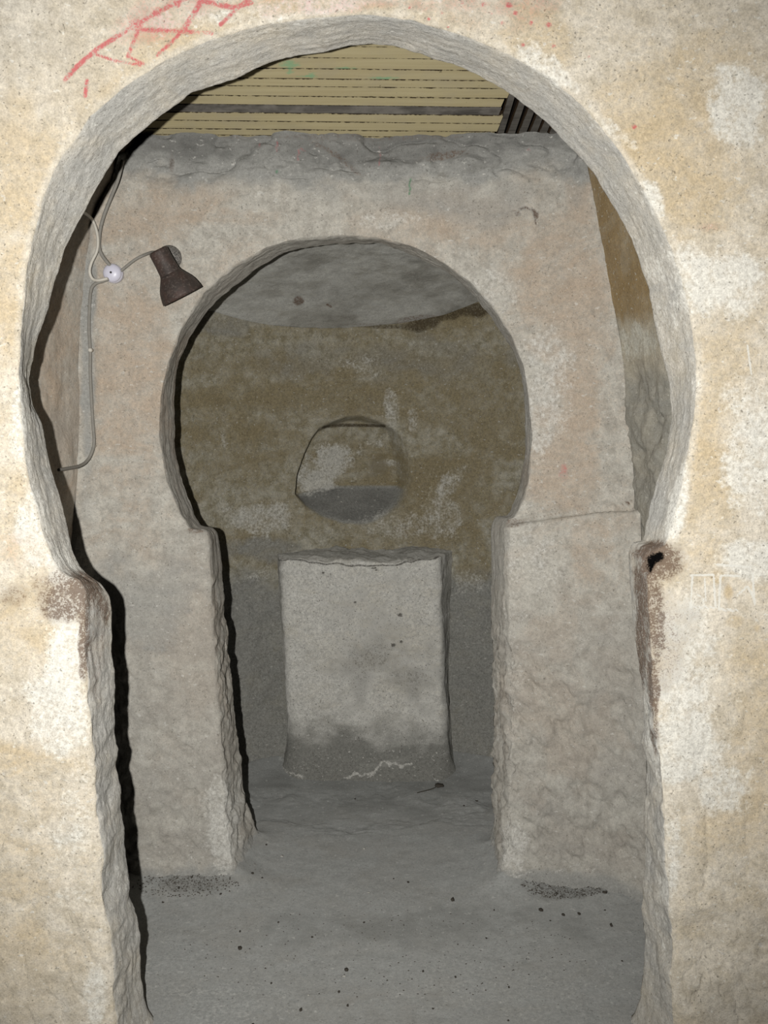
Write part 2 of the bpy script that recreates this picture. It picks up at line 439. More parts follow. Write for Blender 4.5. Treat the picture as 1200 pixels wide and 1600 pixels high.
# ------------------------------------------------------------------ middle wall with the smaller horseshoe arch
D2, D2B = 3.13, 3.41
C2 = np.array([545.0, 700.0])
F2 = [[(372, 1480), (364, 1364), (358, 1292), (348, 1180), (341, 1090), (335, 1010), (331, 930), (328, 852)],
      [(328, 852), (327, 836), (320, 827), (297, 825)],
      [(297, 825), (284, 806), (262, 755), (250, 681), (250, 650), (253, 619), (263, 567), (281, 515), (317, 458), (364, 417), (416, 389), (472, 373), (529, 367)],
      [(529, 367), (591, 372), (643, 386), (697, 415), (738, 445), (768, 478), (798, 523), (816, 570), (826, 619), (829, 681), (827, 732), (819, 774), (808, 800)],
      [(808, 800), (803, 808), (793, 811), (789, 824)],
      [(789, 824), (787, 900), (788, 970), (791, 1096), (792, 1206), (786, 1300), (787, 1380), (790, 1480)]]
B2 = [[(416, 1480), (398, 1315), (394, 1292), (389, 1262), (381, 1231), (376, 1159), (369, 1120), (364, 1087), (358, 1010), (353, 949), (348, 880), (343, 845)],
      [(343, 845), (341, 830), (334, 824), (316, 821)],
      [(316, 821), (307, 806), (289, 758), (275, 706), (274, 660), (275, 619), (279, 577), (297, 531), (323, 489), (351, 461), (400, 422), (447, 396), (498, 384), (550, 380)],
      [(550, 380), (602, 385), (653, 402), (705, 430), (746, 466), (777, 510), (803, 551), (816, 593), (820, 660), (818, 722), (806, 774), (797, 799)],
      [(797, 799), (790, 807), (773, 809), (767, 822)],
      [(767, 822), (766, 900), (766, 970), (768, 1050), (770, 1096), (770, 1232), (774, 1337), (779, 1380), (782, 1480)]]
f2, b2 = outline(F2, B2, [230, 24, 270, 250, 24, 230], 3)
EDGE_L = [(90, 1480), (98, 1200), (110, 900), (126, 780), (127, 690), (126, 560), (131, 450), (148, 360), (178, 280), (205, 211)]
EDGE_R = [(900, 211), (912, 260), (926, 330), (945, 430), (964, 540), (977, 640), (984, 740), (986, 800), (989, 900), (995, 1100), (1000, 1250), (1004, 1480)]
bound = EDGE_L + EDGE_R
bpt = ray_to_poly(C2, f2, bound)
NB2, NS2, NF2 = 5, 34, 170
g = np.linspace(0, 1, NF2 + 1)[1:]
g = 0.8 * g + 0.2 * g * g
face_px = f2[:, None] * (1 - g[None, :, None]) + bpt[:, None] * g[None, :, None]
face = on_depth(face_px, D2)
Pf, Pb = on_depth(f2, D2), on_depth(b2, D2B)
w = np.linspace(0, 1, NS2)[None, :, None]
soff = Pb[:, None] * (1 - w) + Pf[:, None] * w
bk = ray_to_poly(C2, b2, [(60, 1480), (60, 290), (960, 290), (960, 1480)])
kb = np.linspace(1, 0, NB2 + 1)[:-1][None, :, None]
back = on_depth(b2[:, None] * (1 - kb) + bk[:, None] * kb, D2B)
P = np.concatenate([back, soff, face], 1)
jf = NB2 + NS2 - 1
round_edge(P, jf, 7, 9)
round_edge(P, NB2 + 1, 4, 3)
U0, V0 = project(P)
isf = np.zeros(P.shape[1]); isf[jf:] = sstep(0, 8, np.arange(P.shape[1] - jf))
# lower walling stands proud of the upper part
ledge = 818 - np.clip((U0 - 780) / 205, 0, 1) * 30
P[..., 1] -= sstep(-4, 8, V0 - ledge) * (U0 > 600) * (0.020 + 0.045 * np.clip((U0 - 780) / 205, 0, 1)) * isf
P[..., 1] -= sstep(-6, 6, V0 - 829) * (U0 < 400) * 0.010 * sstep(160, 240, U0) * isf
# faces bow forward gently into the side walls and at the rough top edge
P[..., 1] -= isf * 0.05 * sstep(60, 0, U0 - np.interp(V0, [p[1] for p in EDGE_L][::-1], [p[0] for p in EDGE_L][::-1])) * sstep(240, 340, V0)
P[..., 1] -= isf * 0.05 * sstep(45, 0, np.interp(V0, [p[1] for p in EDGE_R], [p[0] for p in EDGE_R]) - U0)
# concave groove at the left corner where the cable runs
P[..., 1] += isf * 0.03 * blob(U0, V0, 0 * U0, 138, 560, 16, 190, 0, 0.6)
N = grid_normals(P)
W = nz(P)
soffit = np.zeros(P.shape[1]); soffit[NB2:jf] = 1
rough = sstep(900, 1050, V0) * (1 - 0.6 * (U0 < 400) * sstep(1300, 1200, V0)) + 0.9 * sstep(300, 250, V0 + 12 * W)
rightlow = (U0 > 700) * sstep(960, 1060, V0)
d = fbm(P, 6, 4, 3) * 0.004 + fbm(P, 22, 4, 5) * (0.0015 + 0.010 * rough) + fbm(P, 48, 3, 6) * (0.0008 + 0.003 * rough)
d += isf * rightlow * np.minimum(fbm(P @ np.array([[0.8, 0, 0.6], [0, 1, 0], [-0.6, 0, 0.8]]), (9, 9, 26), 3, 41), 0.15) * 0.020
d -= isf * (rightlow * 0.011 + 0.006 * (U0 < 400) * sstep(930, 1100, V0)) * ridged(P @ np.array([[0.75, 0, 0.66], [0, 1, 0], [-0.66, 0, 0.75]]), (9, 9, 17), 3, 321, 5)
d -= isf * sstep(310, 240, V0) * 0.028 * ridged(P, (7, 7, 13), 3, 331, 5)
d *= 0.3 + 0.7 * sstep(0.0, 0.15, P[..., 2])
d += 0.045 * np.exp(-np.maximum(P[..., 2], 0) / 0.05)
sidx = np.arange(len(f2))[:, None] + 0 * U0; vidx = np.arange(P.shape[1])[None, :] + 0 * U0
grain = fbm(np.stack([sidx * 0.04, vidx * 0.4, 0 * U0], -1), 1.0, 4, 341)
d += soffit * grain * 0.0014
d += isf * sstep(910, 955, U0) * sstep(920, 1010, V0) * fbm(P, 8, 3, 61) * 0.022
d += isf * sstep(300, 240, V0) * fbm(P, (7, 7, 11), 5, 71) * 0.045
d += soffit * fbm(P, (30, 6, 30), 4, 23) * 0.0035 * (0.7 + sstep(850, 950, V0))
jit = 5 * fbm(P, 30, 3, 351)
crack = vmax(0.7 * stroke(U0 + jit, V0 + jit, [(783, 347), (800, 336), (812, 327)], 0.8, 1.8), stroke(U0 + jit, V0 - jit, [(812, 327), (822, 323), (832, 327), (839, 334), (840, 348)], 1.6, 2.5), 0.7 * stroke(U0, V0 + jit, [(818, 290), (821, 306), (827, 318), (846, 317)], 0.8, 1.8))
d -= 0.006 * crack
for pts, dep in [([(490, 222), (530, 245), (560, 272)], 0.016), ([(240, 240), (270, 262), (300, 262)], 0.01), ([(680, 245), (720, 238), (760, 250)], 0.014), ([(840, 250), (880, 262), (895, 240)], 0.014),
                 ([(800, 262), (830, 275), (860, 290)], 0.01)]:
    d -= isf * dep * stroke(U0, V0, pts, 4, 9)
d -= isf * (0.008 + 0.018 * sstep(800, 980, U0)) * stroke(U0, V0, [(785, 817), (880, 801), (983, 786)], 2.5, 4)
d -= isf * 0.007 * stroke(U0, V0, [(150, 380), (195, 325), (240, 285)], 3, 14)
d -= isf * 0.005 * stroke(U0, V0, [(558, 300), (557, 365)], 2, 5)
P = P + N * d[..., None]
U, V = project(P)
B = lambda *a, **k: blob(U, V, W, *a, **k)
faceid = np.zeros(P.shape[1]); faceid[jf:] = 1
tan = vmax(0.14 + 0.2 * W, 0.7 * B(200, 600, 90, 160), 0.6 * B(230, 330, 110, 50, -20), 0.7 * B(880, 480, 60, 170, -8), 0.5 * B(700, 340, 120, 40), 0.75 * B(905, 300, 22, 50),
           0.6 * B(880, 740, 60, 60), 0.55 * B(870, 1100, 90, 110), 0.45 * B(300, 1010, 60, 160), 0.7 * B(800, 600, 20, 70) * 0, 0.5 * B(940, 860, 40, 60))
wht = vmax(0.55 * B(610, 345, 60, 16), 0.6 * B(850, 590, 40, 90, 10), 0.7 * B(800, 1330, 25, 40), 0.7 * B(355, 1290, 26, 80), 0.5 * B(820, 870, 50, 50), 0.6 * B(840, 660, 22, 70),
           0.5 * B(760, 455, 40, 30), 0.5 * B(290, 1090, 100, 150) * 0, 0.6 * B(975, 1330, 26, 34), 0.35 * B(800, 1000, 20, 200), soffit * np.clip(grain * 0.8 - 0.15, 0, 0.5))
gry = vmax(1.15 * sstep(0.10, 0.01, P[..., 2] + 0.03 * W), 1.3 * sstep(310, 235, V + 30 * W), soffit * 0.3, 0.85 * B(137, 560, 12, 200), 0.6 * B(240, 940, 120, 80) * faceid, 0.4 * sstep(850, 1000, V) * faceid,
           0.5 * B(720, 300, 200, 40), 0.4 * B(300, 860, 60, 40), 0.8 * crack)
soot_and_shade = vmax(0.75 * crack, 0.5 * stroke(U, V, [(785, 817), (880, 801), (983, 786)], 1.5, 4), 0.7 * stroke(U, V, [(976, 786), (986, 784)], 2.0, 2), 0.5 * B(306, 829, 16, 5), 0.5 * B(796, 818, 22, 6),  # shade of the ledge crease is painted dark here, beside soot marks
            0.35 * B(560, 214, 260, 6), 0.5 * B(268, 256, 5, 16, warp=0.3), 0.5 * B(700, 242, 40, 8, -10), 0.45 * stroke(U, V, [(490, 222), (530, 245), (560, 272)], 4, 6)) * (1 - soffit)
red = vmax(*[0.6 * stroke(U, V, p, 1.3, 1.5) for p in ([(594, 230), (593, 258)], [(467, 235), (465, 250)], [(433, 222), (433, 236)], [(405, 224), (405, 230)], [(470, 232), (476, 236)])], 0.5 * B(880, 738, 6, 12), 0.5 * B(826, 234, 6, 4))
green = vmax(0.8 * stroke(U, V, [(641, 280), (640, 303)], 1.6, 1.5), 0.7 * B(433, 268, 3, 3), 0.5 * stroke(U, V, [(660, 318), (664, 330)], 1.5, 1.5) * 0)
lime = vmax(*[0.6 * stroke(U, V, p, 1.5, 2) for p in ([(775, 1375), (800, 1373), (830, 1362)], [(868, 1362), (905, 1350)], [(925, 1362), (936, 1350)])])
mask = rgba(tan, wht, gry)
paint = rgba(red, green, np.clip(soot_and_shade, 0, 1.4), lime)
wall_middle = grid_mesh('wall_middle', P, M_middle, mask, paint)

# ------------------------------------------------------------------ side walls of the narrow room between the two arches
def side_wall(name, edge, yfar, ynear, xnear, flip, seed):
    e = resample(edge, 420)
    E = on_depth(e, yfar)
    if E[0, 2] > E[-1, 2]: E = E[::-1]
    top = E[-1].copy(); top[2] += 0.35
    E = np.concatenate([E, [E[-1] * (1 - k) + top * k for k in (0.25, 0.5, 0.75, 1.0)]])
    n = 150
    k = np.linspace(0, 1, n)
    Q = E.copy(); Q[:, 1] = ynear; Q[:, 0] = xnear(E)
    P = E[:, None] * (1 - k[None, :, None]) + Q[:, None] * k[None, :, None]
    if flip: P = P[:, ::-1]
    N = grid_normals(P); W = nz(P)
    U, V = project(P)
    lowr = sstep(520, 640, V) * (name == 'wall_right')
    d = fbm(P, 7, 5, seed) * (0.006 + 0.020 * lowr) + fbm(P, 30, 3, seed + 3) * (0.001 + 0.004 * lowr)
    P = P + N * d[..., None]
    U, V = project(P); B = lambda *a, **kk: blob(U, V, W, *a, **kk)
    tan = 0.95 * sstep(515, 480, V + 14 * W) if name == 'wall_right' else 0.6 + 0.3 * W
    wht = 0.7 * B(1005, 540, 40, 30) if name == 'wall_right' else 0 * U
    gry = sstep(540, 620, V + 20 * W) * 0.7 if name == 'wall_right' else 0.3 * B(110, 680, 40, 70)
    return grid_mesh(name, P, M_side if name == 'wall_right' else M_middle, rgba(tan, wht, gry), rgba(0 * U, 0 * U, 0 * U))
M_side = stone('umber_stained_tuff', srgb(186, 178, 160), srgb(172, 164, 148), srgb(150, 128, 92), srgb(200, 198, 186), srgb(150, 148, 140), pit=0.45)
side_wall('wall_left', [(x + 9, y) for x, y in EDGE_L], D2 + 0.03, D1B - 0.04, lambda E: np.minimum(E[:, 0] - 0.06, -1.06), False, 81)
side_wall('wall_right', [(x - 9, y) for x, y in EDGE_R], D2 + 0.03, D1B - 0.04, lambda E: E[:, 0] + 0.10, True, 91)

# ------------------------------------------------------------------ apse: curved back wall with its blind niche, and its shallow vault
AX, AY, AR = -0.02, 3.40, 1.0
def cyl_hit(u, v):
    d = rays((u, v)); a = d[0] ** 2 + d[1] ** 2
    b = -2 * (d[0] * AX + d[1] * AY); c = AX ** 2 + AY ** 2 - AR ** 2
    t = (-b + math.sqrt(b * b - 4 * a * c)) / (2 * a)
    return math.atan2(d[0] * t - AX, d[1] * t - AY), EYE + d[2] * t
rim = sorted(cyl_hit(*p) for p in [(336, 487), (378, 499), (421, 508), (472, 512), (550, 511), (628, 505), (695, 492), (749, 471)])
rim_phi = [-1.75] + [r[0] for r in rim] + [1.75]
rim_z = [rim[0][1] + 0.03] + [r[1] for r in rim] + [rim[-1][1] + 0.02]
phi = np.linspace(-1.68, 1.68, 620)
zt = np.interp(phi, rim_phi, rim_z)
for _ in range(12): zt[1:-1] = 0.25 * zt[:-2] + 0.5 * zt[1:-1] + 0.25 * zt[2:]
k = np.linspace(0, 1, 470)
Z = -0.06 + (zt[:, None] + 0.06) * k[None, :]
R = AR - 0.16 * np.exp(-np.maximum(Z, 0) / 0.07) - 0.02 * sstep(1.3, 0.9, Z)
P = np.stack([AX + R * np.sin(phi)[:, None], AY + R * np.cos(phi)[:, None], Z], -1)
U0, V0 = project(P); W = nz(P)
NICHE = [(463, 772), (466, 742), (472, 722), (480, 704), (488, 686), (500, 670), (520, 660), (542, 652), (566, 651), (592, 660), (612, 670), (628, 684), (638, 704), (643, 730), (644, 758),
         (640, 782), (630, 800), (608, 814), (570, 822), (534, 820), (500, 808), (478, 792)]
sd = poly_sdf(U0, V0, NICHE)
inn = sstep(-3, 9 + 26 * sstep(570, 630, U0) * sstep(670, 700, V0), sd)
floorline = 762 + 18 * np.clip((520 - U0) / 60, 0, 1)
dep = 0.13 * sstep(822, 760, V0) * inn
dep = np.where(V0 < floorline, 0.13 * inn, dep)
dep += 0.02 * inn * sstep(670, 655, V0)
nrm = np.stack([-np.sin(phi)[:, None] + 0 * Z, -np.cos(phi)[:, None] + 0 * Z, 0 * Z], -1)
d = fbm(P, (5, 5, 9), 5, 11) * 0.010 + fbm(P, (12, 12, 40), 4, 13) * 0.0035 + fbm(P, 40, 3, 15) * 0.001
d += fbm(P, 6, 4, 17) * 0.02 * sstep(860, 930, V0) * sstep(1250, 1000, V0)
d -= dep + 0.004 * stroke(U0, V0, [(505, 667), (540, 664), (600, 664)], 2, 3)
P = P + nrm * d[..., None]
B = lambda *a, **kk: blob(U0, V0, W, *a, **kk)
U, V = U0, V0
strata = 0.5 + 0.5 * fbm(P, (1.2, 1.2, 14), 3, 19)
up = sstep(870, 800, V + 20 * W)
tan = up * (0.1 + 0.95 * strata + 0.25 * W)
tan = vmax(tan, 0.9 * B(690, 780, 90, 90), 0.8 * B(340, 640, 70, 100), 0.8 * B(720, 500, 110, 22, -8), 0.9 * B(540, 625, 230, 26), 0.8 * B(730, 650, 90, 60), 0.9 * B(595, 740, 40, 40), 0.7 * B(390, 850, 60, 40), 0.75 * B(740, 880, 30, 50), 0.6 * B(560, 850, 80, 22))
wht = vmax(0.95 * B(525, 725, 52, 38, -15), 0.7 * B(400, 810, 60, 26), 0.6 * B(700, 760, 16, 44, 30), 0.6 * B(612, 650, 10, 34), 0.55 * B(645, 655, 8, 16), 0.55 * B(690, 800, 30, 40), 0.5 * B(560, 570, 40, 20),
           0.6 * B(610, 726, 22, 8), 0.55 * B(585, 694, 18, 7), 0.5 * B(730, 910, 24, 20), 0.5 * B(390, 905, 40, 14, -20), 0.5 * B(620, 820, 60, 20), 0.5 * B(350, 690, 5, 22))
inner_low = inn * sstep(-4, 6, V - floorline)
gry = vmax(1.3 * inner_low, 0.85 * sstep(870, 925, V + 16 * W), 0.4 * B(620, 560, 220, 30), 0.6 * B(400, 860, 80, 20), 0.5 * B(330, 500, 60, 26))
soot_and_shade = vmax(0.8 * B(715, 489, 60, 12, -14), 0.6 * B(590, 510, 90, 5), 0.9 * stroke(U, V, [(508, 668), (540, 665), (600, 666)], 1.8, 3), 0.5 * stroke(U, V, NICHE[:6], 1.5, 2.5), 0.35 * B(530, 662, 60, 8), 0.4 * B(590, 735, 24, 26))  # shade in the crease under the niche overhang is painted in here
crackline = [[(382, 1181), (409, 1185), (432, 1196), (455, 1208), (472, 1213)], [(539, 1216), (555, 1208), (574, 1212), (585, 1204), (597, 1193), (616, 1196), (643, 1195), (666, 1181), (693, 1177), (727, 1162)]]
def lime_line(U, V, P):
    jit = 4 * fbm(P, 40, 3, 99)
    return vmax(0.55 * stroke(U, V + jit, crackline[0][2:], 2, 3), 0.3 * stroke(U, V + jit, crackline[0], 1, 2), 0.6 * stroke(U, V + jit, crackline[1][:7], 2.2, 3), 0.4 * stroke(U, V + jit, crackline[1], 1.2, 2.5))
wall_back = grid_mesh('wall_back', P, M_apse, rgba(tan, wht, gry), rgba(0 * U, 0 * U, soot_and_shade, lime_line(U, V, P)))

r = np.concatenate([[1.0], 1 - np.linspace(0, 1, 200)])
rr = AR * r[None, :]; rr = rr + np.where(np.arange(201)[None, :] == 0, 0.03, 0)
zc = zt[:, None] * r[None, :] ** 2 + 2.0 * (1 - r[None, :] ** 2) + 0.27 * (1 - r[None, :] ** 2)
P = np.stack([AX + rr * np.sin(phi)[:, None], AY + rr * np.cos(phi)[:, None], zc], -1)
W = nz(P)
P[..., 2] -= fbm(P, 5, 4, 111) * 0.003 + fbm(P, 25, 4, 113) * 0.0025
U, V = project(P); B = lambda *a, **kk: blob(U, V, W, *a, **kk)
soot_and_shade = vmax(0.5 * B(650, 500, 60, 6, -8), 0.75 * B(467, 469, 7, 7), 0.8 * stroke(U, V, [(511, 476), (517, 479)], 1.5, 1.5), 0.4 * B(560, 507, 70, 4))
grid_mesh('ceiling_back', P, M_vault, rgba(0.1 + 0.2 * W, 0.35 * B(650, 440, 70, 30), 0.35 + 0.3 * W), rgba(0 * U, 0 * U, soot_and_shade, 0 * U))

# ------------------------------------------------------------------ floor
xs = np.linspace(-2.6, 2.6, 520); ys = np.concatenate([np.linspace(-0.6, 2.0, 60)[:-1], np.linspace(2.0, 4.6, 560)])
X, Y = np.meshgrid(xs, ys, indexing='ij')
P = np.stack([X, Y, 0 * X], -1)
U, V = project(P); W = nz(P)
h = fbm(P, 4, 4, 121) * 0.005 + fbm(P, 28, 3, 123) * 0.0010
dl = line_dist(X, Y, [tuple(p[:2]) for p in (on_floor((100, 1378)), on_floor((372, 1376)), on_floor((400, 1318)))])
dr = line_dist(X, Y, [tuple(p[:2]) for p in (on_floor((1010, 1370)), on_floor((785, 1382)), on_floor((772, 1330)))])
h += 0.05 * np.exp(-np.minimum(dl, dr) / 0.06)
h += 0.05 * np.exp(-np.maximum(AR - 0.1 - np.hypot(X - AX, Y - AY), 0) / 0.07) * (Y > 3.5)
h -= 0.02 * blob(U, V, W, 560, 1265, 220, 24)
h -= h.mean() * 0
P[..., 2] = h
B = lambda *a, **kk: blob(U, V, W, *a, **kk)
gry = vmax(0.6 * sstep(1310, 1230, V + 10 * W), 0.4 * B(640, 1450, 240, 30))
soot_and_shade = vmax(0.48 * B(300, 1388, 110, 16), 0.5 * B(890, 1390, 70, 14), 0.3 * B(640, 1234, 60, 4, -8), 0.35 * B(400, 1370, 30, 14))
wht = 0.35 * B(300, 1560, 120, 60) + 0.3 * B(800, 1560, 200, 50)
floor = grid_mesh('floor', P, M_floor, rgba(0.2 + 0.2 * W, wht, gry), rgba(0 * U, 0 * U, soot_and_shade, lime_line(U, V, P)))

# ------------------------------------------------------------------ rock-cut altar block
AYF = 4.08
tl, tr = on_depth((435, 876), AYF), on_depth((690, 871), AYF)
bl, br = on_depth((449, 1150), AYF), on_depth((700, 1150), AYF)
na, nh = 300, 300
hh = np.linspace(0, 1, nh)
def xz(z, a, b): return a[0] + (b[0] - a[0]) * (z - a[2]) / (b[2] - a[2])
ztop = 0.5 * (tl[2] + tr[2])
zz = -0.05 + (ztop + 0.05) * hh
xl, xr = xz(zz, bl, tl), xz(zz, br, tr)
dep_ = 0.36
s = np.linspace(0, 1, na)
# section: left return, rounded corner, front, rounded corner, right return
sec = []
cr = 0.045
for t in np.linspace(0, 1, 50): sec.append(('L', t))
for t in np.linspace(0, 1, 24)[1:]: sec.append(('CL', t))
for t in np.linspace(0, 1, 170)[1:]: sec.append(('F', t))
for t in np.linspace(0, 1, 24)[1:]: sec.append(('CR', t))
for t in np.linspace(0, 1, 50)[1:]: sec.append(('R', t))
flare = 0.07 * np.exp(-np.maximum(zz, 0) / 0.07)
rows = []
for kind, t in sec:
    if kind == 'L': x = xl - 0.06 * (1 - t) * (0.3 + 0.7 * hh); y = AYF + dep_ + (cr - dep_) * t
    elif kind == 'CL':
        a = t * math.pi / 2; x = xl + cr * (1 - math.cos(a)); y = AYF + cr * (1 - math.sin(a))
    elif kind == 'F': x = (xl + cr) * (1 - t) + (xr - cr) * t; y = AYF + 0 * zz
    elif kind == 'CR':
        a = t * math.pi / 2; x = xr - cr + cr * math.sin(a); y = AYF + cr * (1 - math.cos(a))
    else: x = xr + 0.095 * t * (0.15 + 0.85 * hh); y = AYF + cr + (dep_ - cr) * t
    side = {'L': -1, 'CL': -1 + t, 'F': 0, 'CR': t, 'R': 1}[kind]
    fr = 1.0 if kind == 'F' else (t if kind == 'CL' else (1 - t if kind == 'CR' else 0))
    rows.append(np.stack([x + side * flare * 0.6, y - fr * flare, zz], -1))
body = np.stack(rows, 0)
ntop = 40
kk = np.linspace(0, 1, ntop + 1)[1:]
cx = 0.5 * (tl[0] + tr[0])
last = body[:, -1]
tgt = np.stack([cx + (last[:, 0] - cx) * 0.6, np.full(len(last), AYF + dep_ * 0.95), last[:, 2] * 0 + ztop + 0.01], -1)
topg = last[:, None] * (1 - kk[None, :, None]) + tgt[:, None] * kk[None, :, None]
P = np.concatenate([body, topg], 1)
round_edge(P, nh - 1, 5, 4)
N = grid_normals(P); U, V = project(P); W = nz(P)
d = fbm(P, 7, 4, 131) * 0.006 + fbm(P, 35, 4, 133) * 0.002
P = P + N * d[..., None]
P[..., 2] -= sstep(ztop - 0.06, ztop, P[..., 2]) * 0.012 * (blob(U, V, W, 570, 878, 70, 40) + 0.6 * fbm(P, 20, 3, 135))
B = lambda *a, **kk_: blob(U, V, W, *a, **kk_)
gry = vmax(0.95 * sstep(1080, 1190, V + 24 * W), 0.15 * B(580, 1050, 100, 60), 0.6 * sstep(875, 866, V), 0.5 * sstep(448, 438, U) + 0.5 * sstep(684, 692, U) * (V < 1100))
soot_and_shade = vmax(0.75 * stroke(U, V, [(436, 874), (470, 877), (540, 879), (570, 882), (620, 878), (684, 871)], 1.3, 2.2), 0.42 * B(595, 1030, 90, 55, soft=0.8), 0.3 * B(590, 1000, 110, 110, soft=0.8))
for q in [(550, 880, 4), (582, 886, 2), (588, 890, 2), (586, 886, 2), (625, 961, 4), (555, 941, 2), (505, 895, 2), (615, 1008, 4), (627, 1003, 3)]:
    soot_and_shade = np.maximum(soot_and_shade, 1.0 * B(q[0], q[1], q[2], q[2] * 0.8, warp=0.3))
altar = grid_mesh('altar', P, M_altar, rgba(0.1 + 0.15 * W, 0.2 * B(540, 930, 90, 60), gry), rgba(0 * U, 0 * U, soot_and_shade, lime_line(U, V, P)))
altar['label'] = 'pale pitted stone altar block against the curved apse wall below the niche'
altar['category'] = 'altar'

# ------------------------------------------------------------------ boarded ceiling over the narrow room
CZ, CY, CK = 2.470, 3.13, -0.20                       # plane of the boards
def on_boards(uv, lift=0.0): return on_slope(uv, CZ + lift, CY, CK)
def wood(name, c1, c2, grime, amount, spec=0.3):
    m = NT(name)
    pr, pg, ps, pl = m.attr('paint')
    g = m.noise(1.0, 5, 0.6, m.scaled(3, 60, 60))
    col = m.mix(m.ramp(g, 0.3, 0.7), c1, c2)
    n = m.noise(70, 4, 0.65); n2 = m.noise(9, 4, 0.6)
    col = m.mix(m.math('MULTIPLY', m.ramp(n2, 0.45, 0.7), amount), col, grime)
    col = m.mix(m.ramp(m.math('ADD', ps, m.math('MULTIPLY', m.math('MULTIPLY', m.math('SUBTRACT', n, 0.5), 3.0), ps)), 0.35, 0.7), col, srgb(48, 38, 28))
    col = m.mix(m.ramp(n, 0.68, 0.74, 0, 0.7), col, srgb(60, 48, 36))
    col = m.mix(m.math('MULTIPLY', m.ramp(m.math('ADD', pg, m.math('MULTIPLY', m.math('SUBTRACT', n, 0.5), 1.5)), 0.3, 1.0), 0.6), col, srgb(100, 165, 128))
    return m.diffuse(col, m.bump(m.math('ADD', g, n), 0.3, 0.003), 0.8)
M_plank = wood('pale_yellow_boards', srgb(176, 165, 131), srgb(166, 154, 120), srgb(160, 151, 128), 0.4)
M_beam = wood('blackened_board', srgb(104, 100, 94), srgb(72, 69, 65), srgb(136, 131, 124), 0.6)
M_slat = wood('dark_weathered_slats', srgb(104, 100, 94), srgb(78, 75, 70), srgb(48, 45, 42), 0.6)
M_void = NT('dark_gap_backing').diffuse(srgb(24, 20, 17))  # near-black sheet, so the gaps between boards look unlit

def slab(name, corners, thick, mat, parent, nx=40, ny=3, green=(), edge_dark=0.5, seed=0):
    """a board: a quad (a,b along the near edge, d,c along the far edge) given depth upward, with worn edges and gap shade painted on its sides"""
    a, b, c, d = [np.asarray(p, float) for p in corners]
    s = np.linspace(0, 1, nx)[:, None, None]; t = np.linspace(0, 1, ny)[None, :, None]
    low = (a * (1 - s) + b * s) * (1 - t) + (d * (1 - s) + c * s) * t
    inset = np.zeros((nx, ny, 1))
    up = low + np.array([0, 0, thick])
    nrow = ny * 2
    P = np.concatenate([low, up[:, ::-1]], 1)
    wob = fbm(P[:, :, :], 14, 2, 200 + seed) * 0.0012
    P[..., 1] += wob; P[..., 2] += 0.6 * wob
    me = bpy.data.meshes.new(name)
    vs_ = [tuple(p) for p in P.reshape(-1, 3)]
    fs = []
    ix = lambda i, j: i * nrow + (j % nrow)
    for i in range(nx - 1):
        for j in range(nrow): fs.append((ix(i, j), ix(i + 1, j), ix(i + 1, j + 1), ix(i, j + 1)))
    fs.append(tuple(ix(0, j) for j in range(nrow))); fs.append(tuple(ix(nx - 1, j) for j in range(nrow))[::-1])
    me.from_pydata(vs_, [], fs)
    U, V = project(P)
    gr = 0 * U; W = nz(P)
    for q in green: gr = np.maximum(gr, 0.9 * blob(U, V, 0 * U, *q))
    edge_shade = np.zeros(P.shape[:2]); edge_shade[:, 0] = edge_dark * (0.6 + 0.6 * W[:, 0]); edge_shade[:, ny - 1] = edge_dark * 0.6; edge_shade[:, ny:] = 2.5  # sides and upper rows painted dark as the shade inside the gaps
    at = me.attributes.new('paint', 'FLOAT_COLOR', 'POINT')
    at.data.foreach_set('color', rgba(0 * U, gr, np.clip(edge_shade, 0, 2.5)).reshape(-1).astype(np.float32))
    return new_obj(name, me, mat, parent)

ceiling_root_pts = [on_boards((-60, 30), 0.05), on_boards((1300, 30), 0.05), on_boards((1300, 238), 0.05), on_boards((-60, 238), 0.05)]
def tilt(v, u): return v + (u - 500) * 0.011
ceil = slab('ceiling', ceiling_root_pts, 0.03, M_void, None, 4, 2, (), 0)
bands = [(20, 38), (38, 55), (55, 72.5), (72.5, 90.5), (90.5, 107.5), (107.5, 123.5), (123.5, 135.5), (135.5, 151), (151, 165), (165, 177.5), (177.5, 190.5), (190.5, 203.5), (203.5, 213), (213, 224), (224, 236)]
rng = random.Random(4)
GREEN = [(452, 100, 16, 7), (455, 112, 8, 5), (488, 118, 10, 5), (600, 122, 26, 2.5), (540, 106, 26, 2), (470, 119, 10, 2)]
def edge_u(v): return 800 - (v - 140) * 0.36
for i, (v0, v1) in enumerate(bands):
    dark = v0 == 165
    u0 = 60; e0, e1 = edge_u(v0), edge_u(v1)
    j = rng.uniform(-9, 0) if v0 > 130 else 0
    if v0 < 130: e0 += 90; e1 += 90
    g0 = 0.8 + rng.uniform(-0.1, 0.7); g1 = 0.7 + rng.uniform(0, 0.3)
    lift = 0.002 if dark else rng.uniform(-0.0015, 0.0015)
    cs = [on_boards((u, tilt(v, u)), lift) for u, v in ((u0, v1 - g1), (e1 + j, v1 - g1), (e0 + j, v0 + g0), (u0, v0 + g0))]
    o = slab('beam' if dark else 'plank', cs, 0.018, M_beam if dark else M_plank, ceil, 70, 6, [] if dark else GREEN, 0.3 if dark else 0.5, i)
    if dark: o['label'] = 'blackened board between the pale yellow boards'
